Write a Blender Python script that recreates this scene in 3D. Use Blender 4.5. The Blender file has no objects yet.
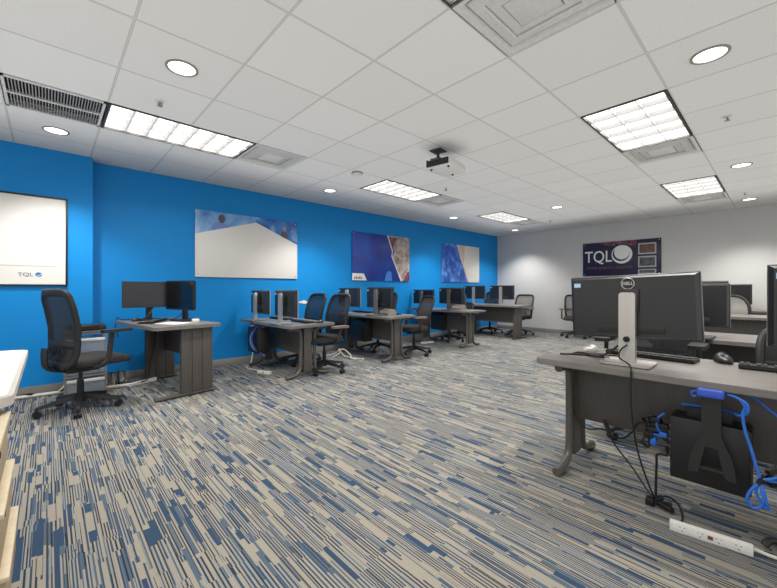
import bpy, bmesh, math, random
from mathutils import Vector, Matrix, Euler
random.seed(7)
SC = bpy.context.scene
COL = SC.collection
PI = math.pi
R = math.radians

# ------------------------------------------------------------------ materials
def lin(c):
    return tuple(((v/255)/12.92 if v/255 <= .04045 else ((v/255+.055)/1.055)**2.4) for v in c)
MATS = {}
def mat(name, rgb, rough=.5, metal=0., var=.06, scale=40., bump=0., emit=0., alpha=1., spec=.5, stretch=None):
    """principled material with procedural value noise (and optional bump)"""
    if name in MATS: return MATS[name]
    m = bpy.data.materials.new(name); m.use_nodes = True
    nt = m.node_tree; N = nt.nodes; L = nt.links
    b = N['Principled BSDF']
    c = lin(rgb)
    b.inputs['Roughness'].default_value = rough
    b.inputs['Metallic'].default_value = metal
    b.inputs['Specular IOR Level'].default_value = spec
    tc = N.new('ShaderNodeTexCoord'); no = N.new('ShaderNodeTexNoise')
    no.inputs['Scale'].default_value = scale; no.inputs['Detail'].default_value = 3
    if stretch:
        mp = N.new('ShaderNodeMapping'); mp.inputs['Scale'].default_value = stretch
        L.new(tc.outputs['Object'], mp.inputs['Vector']); L.new(mp.outputs['Vector'], no.inputs['Vector'])
    else:
        L.new(tc.outputs['Object'], no.inputs['Vector'])
    rp = N.new('ShaderNodeValToRGB')
    rp.color_ramp.elements[0].position = .3; rp.color_ramp.elements[1].position = .7
    rp.color_ramp.elements[0].color = tuple(v*(1-var) for v in c)+(1,)
    rp.color_ramp.elements[1].color = tuple(min(1, v*(1+var)) for v in c)+(1,)
    L.new(no.outputs['Fac'], rp.inputs['Fac']); L.new(rp.outputs['Color'], b.inputs['Base Color'])
    if bump:
        bp = N.new('ShaderNodeBump'); bp.inputs['Strength'].default_value = bump; bp.inputs['Distance'].default_value = .002
        L.new(no.outputs['Fac'], bp.inputs['Height']); L.new(bp.outputs['Normal'], b.inputs['Normal'])
    if emit:
        b.inputs['Emission Color'].default_value = c+(1,); b.inputs['Emission Strength'].default_value = emit
    if alpha < 1: b.inputs['Alpha'].default_value = alpha
    MATS[name] = m
    return m

class NB:
    """tiny node-graph helper"""
    def __init__(s, name):
        s.m = bpy.data.materials.new(name); s.m.use_nodes = True
        s.nt = s.m.node_tree; s.N = s.nt.nodes; s.L = s.nt.links; s.b = s.N['Principled BSDF']
    def n(s, t, **kw):
        x = s.N.new(t)
        for k, v in kw.items(): setattr(x, k, v)
        return x
    def put(s, sock, v):
        if hasattr(v, 'is_output'): s.L.new(v, sock)
        else: sock.default_value = v
    def math(s, op, a, b=None, c=None):
        x = s.n('ShaderNodeMath', operation=op)
        for i, v in enumerate((a, b, c)):
            if v is not None: s.put(x.inputs[i], v)
        return x.outputs[0]
    def mix(s, f, a, b):
        x = s.n('ShaderNodeMix', data_type='RGBA')
        s.put(x.inputs[0], f); s.put(x.inputs[6], a); s.put(x.inputs[7], b)
        return x.outputs[2]
    def wn(s, x, y, z=0.):
        c = s.n('ShaderNodeCombineXYZ'); s.put(c.inputs[0], x); s.put(c.inputs[1], y); s.put(c.inputs[2], z)
        w = s.n('ShaderNodeTexWhiteNoise', noise_dimensions='3D'); s.L.new(c.outputs[0], w.inputs[0])
        return w.outputs['Value']
    def pos(s):
        g = s.n('ShaderNodeNewGeometry'); x = s.n('ShaderNodeSeparateXYZ'); s.L.new(g.outputs['Position'], x.inputs[0])
        return x.outputs[0], x.outputs[1], x.outputs[2]
    def ramp(s, f, stops, const=True):
        r = s.n('ShaderNodeValToRGB'); cr = r.color_ramp
        if const: cr.interpolation = 'CONSTANT'
        while len(cr.elements) < len(stops): cr.elements.new(.5)
        for e, (p, c) in zip(cr.elements, stops): e.position = p; e.color = lin(c)+(1,)
        s.put(r.inputs[0], f); return r.outputs[0]

def carpet_material():
    k = NB('carpet_stripes'); X, Y, Z = k.pos()
    FLR = lambda v: k.math('FLOOR', v)
    def layer(w, Ln, seed, dash):
        i = FLR(k.math('DIVIDE', X, w))
        off = k.wn(i, seed, .5)
        j = FLR(k.math('ADD', k.math('DIVIDE', Y, Ln), k.math('MULTIPLY', off, 7.)))
        return k.wn(i, j, seed+.25)
    beige = (158, 151, 137); pale = (143, 144, 140); navy = (44, 56, 74); blue = (56, 76, 100); steel = (88, 102, 116); dk = (60, 64, 72)
    def lines(P, sd, duty):
        fx = k.math('FRACT', k.math('ADD', k.math('DIVIDE', X, P), k.math('MULTIPLY', layer(.06, .45, sd, 0), 5.)))
        lc = k.ramp(layer(P, .30, sd+1, 0), [(0, navy), (.32, blue), (.60, dk), (.74, steel), (.88, beige)])
        bc = k.ramp(layer(P, .24, sd+2, 0), [(0, beige), (.50, pale), (.72, beige), (.88, steel)])
        return k.mix(k.math('LESS_THAN', fx, duty), bc, lc)
    c = k.mix(k.math('GREATER_THAN', layer(.05, .36, 41., 0), .55), lines(.0112, 3., .46), lines(.0155, 13., .44))
    c = k.mix(k.math('GREATER_THAN', layer(.0175, .24, 61., 0), .85), c, k.ramp(layer(.0175, .24, 67., 0), [(0, beige), (.5, blue), (.85, steel)]))
    c = k.mix(k.math('GREATER_THAN', layer(.027, .19, 71., 0), .925), c, k.ramp(layer(.027, .19, 79., 0), [(0, beige), (.62, blue)]))
    # yarn grain
    no = k.n('ShaderNodeTexNoise'); no.inputs['Scale'].default_value = 420; no.inputs['Detail'].default_value = 2
    g = k.n('ShaderNodeNewGeometry'); k.L.new(g.outputs['Position'], no.inputs['Vector'])
    gr = k.math('MULTIPLY_ADD', no.outputs['Fac'], .66, .58)
    mul = k.n('ShaderNodeVectorMath', operation='SCALE'); k.L.new(c, mul.inputs[0]); k.put(mul.inputs['Scale'], gr)
    k.L.new(mul.outputs[0], k.b.inputs['Base Color'])
    bp = k.n('ShaderNodeBump'); bp.inputs['Strength'].default_value = .5; bp.inputs['Distance'].default_value = .003
    k.L.new(no.outputs['Fac'], bp.inputs['Height']); k.L.new(bp.outputs['Normal'], k.b.inputs['Normal'])
    k.b.inputs['Roughness'].default_value = .95; k.b.inputs['Specular IOR Level'].default_value = .15
    return k.m

A = .6095; GX = .961; GY = 3.015          # ceiling grid
CZ = 2.606; WY = 5.465; BX = 9.44          # ceiling height, blue wall, back wall
def ceiling_material():
    k = NB('ceiling_tiles'); X, Y, Z = k.pos()
    def line(v, o):
        f = k.math('FRACT', k.math('DIVIDE', k.math('SUBTRACT', v, o-40*A), A))
        d = k.math('MULTIPLY', k.math('MINIMUM', f, k.math('SUBTRACT', 1., f)), A)
        return d
    dx = line(X, GX); dy = line(Y, GY)
    d = k.math('MINIMUM', dx, dy)
    rail = k.math('LESS_THAN', d, .0045); edge = k.math('LESS_THAN', d, .0075)
    no = k.n('ShaderNodeTexNoise'); no.inputs['Scale'].default_value = 160; no.inputs['Detail'].default_value = 4
    g = k.n('ShaderNodeNewGeometry'); k.L.new(g.outputs['Position'], no.inputs['Vector'])
    tile = k.ramp(no.outputs['Fac'], [(.25, (214, 213, 210)), (.6, (232, 231, 228))], False)
    # slight tile to tile difference
    i = k.math('FLOOR', k.math('DIVIDE', k.math('SUBTRACT', X, GX-40*A), A)); j = k.math('FLOOR', k.math('DIVIDE', k.math('SUBTRACT', Y, GY-40*A), A))
    tv = k.math('MULTIPLY_ADD', k.wn(i, j, 1.), .05, .96)
    mul = k.n('ShaderNodeVectorMath', operation='SCALE'); k.L.new(tile, mul.inputs[0]); k.put(mul.inputs['Scale'], tv)
    c = k.mix(edge, mul.outputs[0], lin((178, 176, 172))+(1,))
    c = k.mix(rail, c, lin((206, 204, 200))+(1,))
    k.L.new(c, k.b.inputs['Base Color'])
    bp = k.n('ShaderNodeBump'); bp.inputs['Strength'].default_value = .25; bp.inputs['Distance'].default_value = .002
    k.L.new(no.outputs['Fac'], bp.inputs['Height']); k.L.new(bp.outputs['Normal'], k.b.inputs['Normal'])
    k.b.inputs['Roughness'].default_value = .9; k.b.inputs['Specular IOR Level'].default_value = .1
    return k.m

def mesh_fabric(name, rgb, alpha):
    """see-through woven chair mesh"""
    k = NB(name); c = lin(rgb)
    k.b.inputs['Base Color'].default_value = c+(1,); k.b.inputs['Roughness'].default_value = .8
    w = k.n('ShaderNodeTexNoise'); w.inputs['Scale'].default_value = 260
    tc = k.n('ShaderNodeTexCoord'); k.L.new(tc.outputs['Object'], w.inputs['Vector'])
    a = k.math('MULTIPLY_ADD', w.outputs['Fac'], .3, alpha-.15)
    k.L.new(a, k.b.inputs['Alpha'])
    return k.m

def photo_material(name, stops, scale, seed):
    """blotchy printed photograph"""
    k = NB(name); tc = k.n('ShaderNodeTexCoord'); mp = k.n('ShaderNodeMapping')
    mp.inputs['Location'].default_value = (seed, seed*.7, seed*1.3)
    k.L.new(tc.outputs['Object'], mp.inputs['Vector'])
    no = k.n('ShaderNodeTexNoise'); no.inputs['Scale'].default_value = scale; no.inputs['Detail'].default_value = 5; no.inputs['Distortion'].default_value = .6
    k.L.new(mp.outputs[0], no.inputs['Vector'])
    k.L.new(k.ramp(no.outputs['Fac'], stops, False), k.b.inputs['Base Color'])
    k.b.inputs['Roughness'].default_value = .35
    return k.m

M_blue = mat('blue_wall_paint', (6, 134, 208), .55, var=.02, scale=3, spec=.3)
M_grey = mat('grey_wall_paint', (205, 204, 202), .6, var=.015, scale=3, spec=.3)
M_base = mat('vinyl_baseboard', (138, 136, 130), .5)
M_carpet = carpet_material(); M_ceil = ceiling_material()
M_top = mat('charcoal_laminate', (118, 113, 108), .33, var=.10, scale=9, stretch=(3, .6, 3))
M_topedge = mat('charcoal_edge_band', (92, 88, 84), .45)
M_lam = mat('charcoal_panel', (84, 79, 75), .42, var=.10, scale=12, stretch=(4, 4, .4))
M_legm = mat('bronze_grey_steel', (92, 89, 84), .38, .25)
M_blk = mat('black_plastic', (26, 26, 27), .42)
M_blk2 = mat('matte_black_plastic', (34, 33, 33), .55)
M_dark = mat('dark_void', (8, 8, 8), .8)
M_fab = mat('black_seat_fabric', (44, 41, 40), .9, bump=.4, scale=300)
M_mesh = mesh_fabric('dark_back_mesh', (24, 25, 28), .86)
M_mesh2 = mesh_fabric('pale_back_mesh', (120, 114, 108), .72)
M_sil = mat('brushed_silver', (188, 184, 178), .34, .55, var=.04, scale=60, stretch=(1, 1, .05))
M_silp = mat('silver_plastic', (178, 176, 172), .4, .2)
M_chrome = mat('chrome', (200, 200, 200), .15, 1.)
M_mon = mat('monitor_black', (34, 34, 35), .33, var=.05, scale=200)
M_scr = mat('screen_glass', (10, 11, 14), .12)
M_scrm = mat('screen_matte', (34, 36, 40), .3)
M_white = mat('white_plastic', (228, 226, 220), .45)
M_wht2 = mat('white_gloss_board', (226, 223, 218), .3, var=.015, scale=4)
M_cream = mat('cream_lid_plastic', (196, 190, 180), .45)
M_wood = mat('pale_birch', (172, 152, 122), .5, var=.12, scale=14, stretch=(1, .15, 6))
M_rim = mat('cream_rim', (206, 190, 160), .5)
M_cable = mat('black_cable', (18, 18, 19), .5)
M_bcable = mat('blue_cable', (38, 108, 205), .4)
M_wcable = mat('white_cable', (214, 208, 198), .5)
M_bclip = mat('blue_strap', (52, 88, 190), .6)
M_key = mat('black_keys', (30, 30, 31), .45)
M_paper = mat('white_paper', (232, 230, 226), .7)
M_greyp = mat('grey_plastic', (140, 132, 126), .5)
M_greyp2 = mat('dark_grey_plastic', (96, 92, 90), .45)
M_clear = mat('clear_plastic', (190, 200, 210), .15, alpha=.55)
M_tan = mat('taupe_plastic', (116, 104, 98), .5)
M_lens = mat('light_lens', (255, 253, 247), .5, var=.005, emit=.9)
M_louver_glow = mat('louver_painted_glow', (84, 83, 81), .5, var=.01, emit=1)
M_louver_glow.node_tree.nodes['Principled BSDF'].inputs['Emission Color'].default_value = (1, .985, .95, 1)
M_louver_glow.node_tree.nodes['Principled BSDF'].inputs['Emission Strength'].default_value = .36  # emission put into the louver blades, standing in for lamp light on them
M_can = mat('can_light_lens', (255, 253, 250), .5, var=.005, emit=2.2)
M_trim = mat('dark_bronze_trim', (62, 56, 50), .45)
M_vent = mat('white_vent_metal', (206, 205, 202), .45)
M_vent2 = mat('pale_vent_metal', (186, 185, 182), .45)
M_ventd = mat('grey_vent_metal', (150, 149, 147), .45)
M_navy = mat('navy_print', (30, 28, 62), .35, var=.1, scale=5)
M_nblue = photo_material('navy_blue_print', [(.3, (36, 38, 120)), (.6, (30, 66, 160)), (.8, (24, 96, 190))], 1.6, 2.)
M_pblue = photo_material('blue_city_print', [(.3, (30, 62, 150)), (.5, (40, 90, 190)), (.68, (104, 160, 226))], 6, 5.)
M_office = photo_material('blue_office_print', [(.3, (60, 118, 190)), (.5, (120, 170, 220)), (.7, (190, 206, 226))], 4, 9.)
M_office2 = photo_material('dark_blue_office_print', [(.3, (12, 62, 140)), (.55, (40, 120, 196)), (.75, (170, 196, 214))], 4, 14.)
M_map = photo_material('grey_map_print', [(.3, (120, 104, 104)), (.5, (168, 156, 150)), (.7, (200, 192, 186))], 9, 4.)
M_red = photo_material('dark_red_print', [(.35, (60, 34, 44)), (.5, (130, 60, 66)), (.65, (90, 104, 140))], 14, 7.)
M_thumb = photo_material('brown_thumbnail_print', [(.35, (60, 44, 40)), (.5, (120, 84, 70)), (.65, (60, 70, 90))], 14, 1.)
M_thumb2 = photo_material('slate_thumbnail_print', [(.35, (52, 62, 72)), (.6, (96, 108, 116))], 10, 3.)
M_skin = mat('printed_face', (78, 74, 100), .4)
M_shirt = mat('printed_blue_shirt', (110, 140, 200), .4)
M_ltr = mat('white_lettering', (236, 236, 234), .4)
M_oltr = mat('rust_lettering', (150, 84, 70), .4)
M_dltr = mat('grey_lettering', (86, 88, 98), .4)
M_logob = mat('teal_blue_logo', (28, 122, 176), .4)
M_stick = mat('blue_white_sticker', (176, 206, 232), .4)
M_stickb = mat('bright_blue_sticker', (40, 140, 220), .4)
M_sblue = mat('smoke_white', (214, 212, 208), .5)

# ------------------------------------------------------------------ mesh builder
class MB:
    def __init__(s): s.v = []; s.f = []; s.mi = []; s.M = Matrix.Identity(4); s.cur = 0
    def add(s, vs, fs):
        o = len(s.v); s.v += [s.M @ Vector(p) for p in vs]
        s.f += [tuple(i+o for i in f) for f in fs]; s.mi += [s.cur]*len(fs)
        return s
    def bm(s, bm):
        bm.verts.index_update()
        return s.add([v.co.copy() for v in bm.verts], [[v.index for v in f.verts] for f in bm.faces])
    def box(s, x0, x1, y0, y1, z0, z1, bev=0., seg=2, rot=None, piv=None):
        bm = bmesh.new(); bmesh.ops.create_cube(bm, size=1)
        for v in bm.verts:
            v.co = Vector(((x0+x1)/2+v.co.x*(x1-x0), (y0+y1)/2+v.co.y*(y1-y0), (z0+z1)/2+v.co.z*(z1-z0)))
        if bev: bmesh.ops.bevel(bm, geom=bm.edges[:], offset=bev, segments=seg, affect='EDGES', profile=.5)
        if rot is not None:
            c = Vector(piv) if piv else Vector(((x0+x1)/2, (y0+y1)/2, (z0+z1)/2))
            bmesh.ops.rotate(bm, verts=bm.verts, cent=c, matrix=rot)
        s.bm(bm); bm.free(); return s
    def cyl(s, p0, p1, r0, r1=None, n=16, cap=True):
        r1 = r0 if r1 is None else r1
        p0 = Vector(p0); p1 = Vector(p1); d = (p1-p0).normalized()
        a = d.orthogonal().normalized(); b = d.cross(a)
        vs = []
        for p, r in ((p0, r0), (p1, r1)):
            vs += [p+(a*math.cos(2*PI*i/n)+b*math.sin(2*PI*i/n))*r for i in range(n)]
        fs = [(i, (i+1) % n, n+(i+1) % n, n+i) for i in range(n)]
        if cap: fs += [tuple(range(n-1, -1, -1)), tuple(range(n, 2*n))]
        return s.add(vs, fs)
    def lathe(s, prof, c=(0, 0, 0), n=20):
        vs = []; fs = []; c = Vector(c)
        for r, z in prof: vs += [c+Vector((r*math.cos(2*PI*i/n), r*math.sin(2*PI*i/n), z)) for i in range(n)]
        for k in range(len(prof)-1):
            for i in range(n): fs.append((k*n+i, k*n+(i+1) % n, (k+1)*n+(i+1) % n, (k+1)*n+i))
        fs.append(tuple(range(n-1, -1, -1))); m = (len(prof)-1)*n; fs.append(tuple(range(m, m+n)))
        return s.add(vs, fs)
    def prism(s, poly, ax, lo, hi):
        """extrude 2-D polygon along axis ax ('x','y','z')"""
        def P(a, b, t): return {'x': (t, a, b), 'y': (a, t, b), 'z': (a, b, t)}[ax]
        n = len(poly); vs = [P(a, b, lo) for a, b in poly]+[P(a, b, hi) for a, b in poly]
        fs = [(i, (i+1) % n, n+(i+1) % n, n+i) for i in range(n)]+[tuple(range(n-1, -1, -1)), tuple(range(n, 2*n))]
        return s.add(vs, fs)
    def tube(s, pts, r, n=8, smooth=4, closed=False, flat=None):
        P = [Vector(p) for p in pts]
        if smooth > 1:
            out = []; m = len(P); last = m if closed else m-1
            for i in range(last):
                if closed: a, b, c, d = P[(i-1) % m], P[i], P[(i+1) % m], P[(i+2) % m]
                else: a, b, c, d = P[max(i-1, 0)], P[i], P[i+1], P[min(i+2, m-1)]
                for k in range(smooth):
                    t = k/smooth
                    out.append(.5*((2*b)+(c-a)*t+(2*a-5*b+4*c-d)*t*t+(3*b-a-3*c+d)*t**3))
            if not closed: out.append(P[-1])
            P = out
        m = len(P); vs = []; fs = []
        T = []
        for i in range(m):
            q = (P[(i+1) % m]-P[i-1]) if closed else (P[min(i+1, m-1)]-P[max(i-1, 0)])
            T.append(q.normalized() if q.length > 1e-9 else Vector((0, 0, 1)))
        a = T[0].orthogonal().normalized()
        if flat is not None: a = (Vector(flat)-T[0]*T[0].dot(Vector(flat))).normalized()
        for i in range(m):
            if flat is not None: a = (Vector(flat)-T[i]*T[i].dot(Vector(flat))).normalized()
            else: a = (a-T[i]*T[i].dot(a)).normalized()
            b = T[i].cross(a)
            ra, rb = r if isinstance(r, tuple) else (r, r)
            vs += [P[i]+a*(ra*math.cos(2*PI*j/n))+b*(rb*math.sin(2*PI*j/n)) for j in range(n)]
        for i in range(m if closed else m-1):
            k = (i+1) % m
            for j in range(n): fs.append((i*n+j, i*n+(j+1) % n, k*n+(j+1) % n, k*n+j))
        if not closed: fs += [tuple(range(n-1, -1, -1)), tuple(range((m-1)*n, m*n))]
        return s.add(vs, fs)
    def build(s, name, mats, parent=None, ang=35):
        me = bpy.data.meshes.new(name); me.from_pydata(s.v, [], s.f); me.update()
        bm = bmesh.new(); bm.from_mesh(me); bmesh.ops.recalc_face_normals(bm, faces=bm.faces); bm.to_mesh(me); bm.free()
        mats = mats if isinstance(mats, (list, tuple)) else [mats]
        for m in mats: me.materials.append(m)
        for p, i in zip(me.polygons, s.mi): p.material_index = i; p.use_smooth = True
        me.set_sharp_from_angle(angle=R(ang))
        o = bpy.data.objects.new(name, me); COL.objects.link(o)
        if parent: o.parent = parent
        return o

def tag(o, label, cat, group=None):
    o['label'] = label; o['category'] = cat
    if group: o['group'] = group
    return o
def thing(name, label, cat, loc=(0, 0, 0), rz=0., group=None):
    o = bpy.data.objects.new(name, None); COL.objects.link(o); o.empty_display_size = .1
    o.location = loc; o.rotation_euler = (0, 0, rz)
    return tag(o, label, cat, group)
def struct(o): o['kind'] = 'structure'; return o
def copy_tree(o, label, loc, rz=0., group=None):
    c = o.copy(); COL.objects.link(c); c.location = loc; c.rotation_euler = (0, 0, rz); c['label'] = label
    if group: c['group'] = group
    def rec(a, b):
        for ch in a.children:
            d = ch.copy(); COL.objects.link(d); d.parent = b; rec(ch, d)
    rec(o, c); return c
def text_mesh(body, size, name, m, parent, M, sx=1., ext=.001, weight=0.):
    cu = bpy.data.curves.new(name, 'FONT'); cu.body = body; cu.size = size; cu.extrude = ext; cu.offset = weight
    cu.align_x = 'CENTER'; cu.align_y = 'CENTER'
    o = bpy.data.objects.new(name, cu); COL.objects.link(o)
    dg = bpy.context.evaluated_depsgraph_get(); me = bpy.data.meshes.new_from_object(o.evaluated_get(dg))
    bpy.data.objects.remove(o); me.transform(M @ Matrix.Diagonal((sx, 1, 1, 1)))
    me.materials.clear(); me.materials.append(m); me.name = name
    t = bpy.data.objects.new(name, me); COL.objects.link(t); t.parent = parent
    return t
def basis(o, x, y):
    """matrix with local x, y axes along given world vectors"""
    x = Vector(x).normalized(); y = Vector(y).normalized(); z = x.cross(y)
    return Matrix(((x.x, y.x, z.x, o[0]), (x.y, y.y, z.y, o[1]), (x.z, y.z, z.z, o[2]), (0, 0, 0, 1)))
def ell(cx, cy, rx, ry, n=28, a0=0., a1=2*PI):
    return [(cx+rx*math.cos(a0+(a1-a0)*i/n), cy+ry*math.sin(a0+(a1-a0)*i/n)) for i in range(n if abs(a1-a0-2*PI) < 1e-6 else n+1)]
def rrect(x0, x1, y0, y1, r, n=6):
    out = []
    for cx, cy, a in ((x1-r, y1-r, 0), (x0+r, y1-r, 90), (x0+r, y0+r, 180), (x1-r, y0+r, 270)):
        out += [(cx+r*math.cos(R(a+90*i/n)), cy+r*math.sin(R(a+90*i/n))) for i in range(n+1)]
    return out

# ------------------------------------------------------------------ room shell
X0, Y0 = -3.3, -3.4
m = MB().box(X0, BX+.15, Y0, WY+.15, -.06, 0); struct(m.build('floor', M_carpet))
gx = lambda i: GX+A*i
gy = lambda j: GY-A*j
holes = set()
for j in (-2, 3):
    for i0 in (-1, 4, 9):
        holes |= {(i0, j), (i0+1, j)}
    for i0 in (1, 6, 11): holes.add((i0, j))
holes.add((-2, -2))
m = MB()
for i in range(-8, 15):
    for j in range(-6, 12):
        if (i, j) in holes: continue
        x0, x1 = max(gx(i), X0), min(gx(i+1), BX+.1); y1, y0 = min(gy(j), WY+.1), max(gy(j+1), Y0)
        if x1-x0 < .01 or y1-y0 < .01: continue
        m.add([(x0, y0, CZ), (x1, y0, CZ), (x1, y1, CZ), (x0, y1, CZ)], [(0, 3, 2, 1)])
m.box(X0, BX+.1, Y0, WY+.1, CZ+.2, CZ+.25)
struct(m.build('ceiling', M_ceil))
NX = .371; NY = 5.271                      # jog where the near section of blue wall steps forward
m = MB().box(NX-.02, BX+.1, WY, WY+.12, 0, CZ); struct(m.build('wall_left', M_blue))
m = MB().box(X0, NX, NY, WY+.1, 0, CZ); struct(m.build('wall_front_left', M_blue))
m = MB().box(BX, BX+.12, Y0, WY, 0, CZ); struct(m.build('wall_back', M_grey))
m = MB().box(NX, BX, WY-.008, WY, 0, .10, .002); struct(m.build('baseboard_left', M_base))
m = MB().box(X0, NX+.008, NY-.008, NY, 0, .10).box(NX, NX+.008, NY, WY-.008, 0, .10); struct(m.build('baseboard_front_left', M_base))
m = MB().box(BX-.008, BX, Y0, WY-.008, 0, .10, .002); struct(m.build('baseboard_back', M_base))

# ------------------------------------------------------------------ ceiling fixtures
def troffer(i, j, label, ncell):
    x0, x1 = gx(i)+.008, gx(i+2)-.008; y1, y0 = gy(j)-.008, gy(j+1)+.008
    t = thing('ceiling_light', label, 'ceiling light', ((x0+x1)/2, (y0+y1)/2, CZ), 0, 'recessed fluorescent ceiling lights')
    w, d = (x1-x0)/2, (y1-y0)/2
    f = MB(); e = .016
    f.box(-w, w, -d, -d+e, -.006, .09).box(-w, w, d-e, d, -.006, .09).box(-w, -w+e, -d+e, d-e, -.006, .09).box(w-e, w, -d+e, d-e, -.006, .09)
    f.build('frame', M_trim, t)
    l = MB().box(-w+e, w-e, -d+e, d-e, .055, .085); l.build('lens', M_lens, t)
    g = MB()
    n = ncell
    for k in range(1, n):
        x = -w+e+(2*w-2*e)*k/n
        g.prism([(x-.006, .012), (x+.006, .012), (x+.030, .05), (x-.030, .05)], 'y', -d+e, d-e)
    for k in (1, 2):
        y = -d+e+(2*d-2*e)*k/3
        g.box(-w+e, w-e, y-.005, y+.005, .010, .05)
    g.box(-w+e, w-e, -d+e, -d+e+.006, .008, .052).box(-w+e, w-e, d-e-.006, d-e, .008, .052).box(-w+e, -w+e+.006, -d+e, d-e, .008, .052).box(w-e-.006, w-e, -d+e, d-e, .008, .052)
    g.build('louver', M_louver_glow, t)
    return t
def diffuser(i, j, label, big=False):
    x0, x1 = gx(i)+.008, gx(i+1)-.008; y1, y0 = gy(j)-.008, gy(j+1)+.008
    t = thing('air_diffuser', label, 'air vent', ((x0+x1)/2, (y0+y1)/2, CZ), 0, 'square air diffusers beside the ceiling lights')
    h = (x1-x0)/2
    def ring(mb, a, za, b, zb):
        v = [(sx*q, sy*q, z) for q, z in ((a, za), (b, zb)) for sx, sy in ((-1, -1), (1, -1), (1, 1), (-1, 1))]
        mb.add(v, [(k, (k+1) % 4, 4+(k+1) % 4, 4+k) for k in range(4)])
    f = MB(); ring(f, h, -.004, h-.025, -.004); ring(f, h-.025, -.004, h-.045, .02); ring(f, h, -.004, h, .03)
    f.build('frame', M_vent, t)
    c = MB()
    for a, b in ((h-.052, h-.112), (h-.120, h-.175)):
        ring(c, a, .014, b, -.004); ring(c, b, -.004, b-.006, .004); ring(c, b-.006, .004, b-.006, .02)
    c.build('cone', M_vent if big else M_vent2, t)
    MB().box(-h+.185, h-.185, -h+.185, h-.185, -.001, .012, .003).build('center_plate', M_vent, t)
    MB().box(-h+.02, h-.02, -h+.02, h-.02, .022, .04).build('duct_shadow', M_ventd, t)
    return t
troffer(-1, -2, 'long lit ceiling light over the left blue wall beside the slotted grille', 7)
troffer(4, -2, 'lit ceiling light in the row by the blue wall, left of the projector', 7)
troffer(9, -2, 'farthest lit ceiling light of the row by the blue wall, near the corner', 7)
troffer(-1, 3, 'ceiling light whose dark corner just shows at the top edge beside the large diffuser', 5)
troffer(4, 3, 'large lit ceiling light at upper right with dark side rails', 5)
troffer(9, 3, 'lit ceiling light nearest the grey wall on the right side', 5)
diffuser(1, -2, 'square air diffuser at the end of the long light over the left blue wall')
diffuser(6, -2, 'square air diffuser at the end of the middle light near the blue wall')
diffuser(11, -2, 'square air diffuser at the end of the farthest light near the corner')
diffuser(1, 3, 'large square stepped air diffuser at the top centre of the photo', True)
diffuser(6, 3, 'square air diffuser at the end of the large upper right light')
diffuser(11, 3, 'square air diffuser at the end of the right light nearest the grey wall')
# slotted return grille
x0, x1 = gx(-2)+.008, gx(-1)-.008; y1, y0 = gy(-2)-.008, gy(-1)+.0
y0, y1 = gy(-1)+.006, gy(-2)-.006
t = thing('return_grille', 'slotted return air grille with dark vertical slots at upper left of ceiling', 'air vent', ((x0+x1)/2, (gy(-2)+gy(-1))/2, CZ))
w = (x1-x0)/2; d = A/2-.008
f = MB().box(-w, w, -d, -d+.03, -.006, .02).box(-w, w, d-.03, d, -.006, .02).box(-w, -w+.018, -d, d, -.006, .02).box(w-.018, w, -d, d, -.006, .02).box(-w, w, -.012, .012, -.005, .012)
f.build('frame', M_vent, t)
s = MB(); n = 31
for k in range(1, n):
    x = -w+.018+(2*w-.036)*k/n
    s.box(x-.0032, x+.0032, -d+.03, d-.03, -.004, .02)
s.build('slats', M_ventd, t)
MB().box(-w+.01, w-.01, -d+.01, d-.01, .06, .08).build('duct_opening', M_dark, t)

def can_light(x, y, label, r=.085):
    t = thing('downlight', label, 'ceiling light', (x, y, CZ), 0, 'round recessed downlights')
    f = MB().lathe([(r+.014, 0), (r+.014, -.006), (r, -.008), (r-.004, 0)], n=32); f.build('trim_ring', M_greyp, t)
    l = MB().lathe([(r-.003, -.003), (r*.6, -.005), (.004, -.006)], n=32); l.build('lens', M_can, t)
    return t
CANS = [(.665, 2.728, 'round downlight left of centre above the long ceiling light'), (.053, 4.604, 'round downlight below the slotted return grille'),
        (3.148, 4.617, 'round downlight above the gap after the white peaked wall panel'), (3.748, 2.724, 'round downlight right beside the ceiling projector'),
        (6.245, 4.627, 'small round downlight above the blue and white wall panel'), (8.723, 4.561, 'small round downlight close to the far corner'),
        (6.833, 2.762, 'small round downlight over the middle of the far room'), (6.152, .329, 'round downlight right of the large upper right light'),
        (8.58, .364, 'round downlight nearest the grey wall at right'), (3.102, .309, 'large round downlight at the upper right of the photo')]
for x, y, l in CANS: can_light(x, y, l)

def sprinkler(x, y, label):
    t = thing('fire_sprinkler', label, 'sprinkler', (x, y, CZ), 0, 'ceiling fire sprinklers')
    MB().lathe([(.036, .004), (.034, -.005), (.012, -.008), (.010, -.012)], n=20).build('cover_plate', M_sblue, t)
    MB().cyl((0, 0, -.008), (0, 0, -.03), .008).tube([(-.006, 0, -.012), (-.016, 0, -.024), (-.006, 0, -.036)], .003).tube([(.006, 0, -.012), (.016, 0, -.024), (.006, 0, -.036)], .003).lathe([(.02, -.038), (.02, -.041), (.004, -.043)]).build('sprinkler_head', M_greyp, t)
for x, y, l in ((.653, 3.325, 'fire sprinkler above the long left ceiling light'), (4.318, .317, 'fire sprinkler right of the large upper right light'),
                (4.335, 3.347, 'fire sprinkler below the ceiling projector'), (8.05, 3.397, 'small fire sprinkler near the far corner lights'),
                (7.95, .39, 'fire sprinkler beside the downlight by the grey wall')): sprinkler(x, y, l)
t = thing('smoke_detector', 'low round white detector on the ceiling left of the middle light', 'smoke detector', (2.92, 3.67, CZ))
MB().lathe([(.07, 0), (.075, -.012), (.066, -.02)], n=28).build('mount_ring', M_ventd, t)
MB().lathe([(.062, -.02), (.055, -.034), (.02, -.042)], n=28).build('cap', M_sblue, t)

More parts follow.
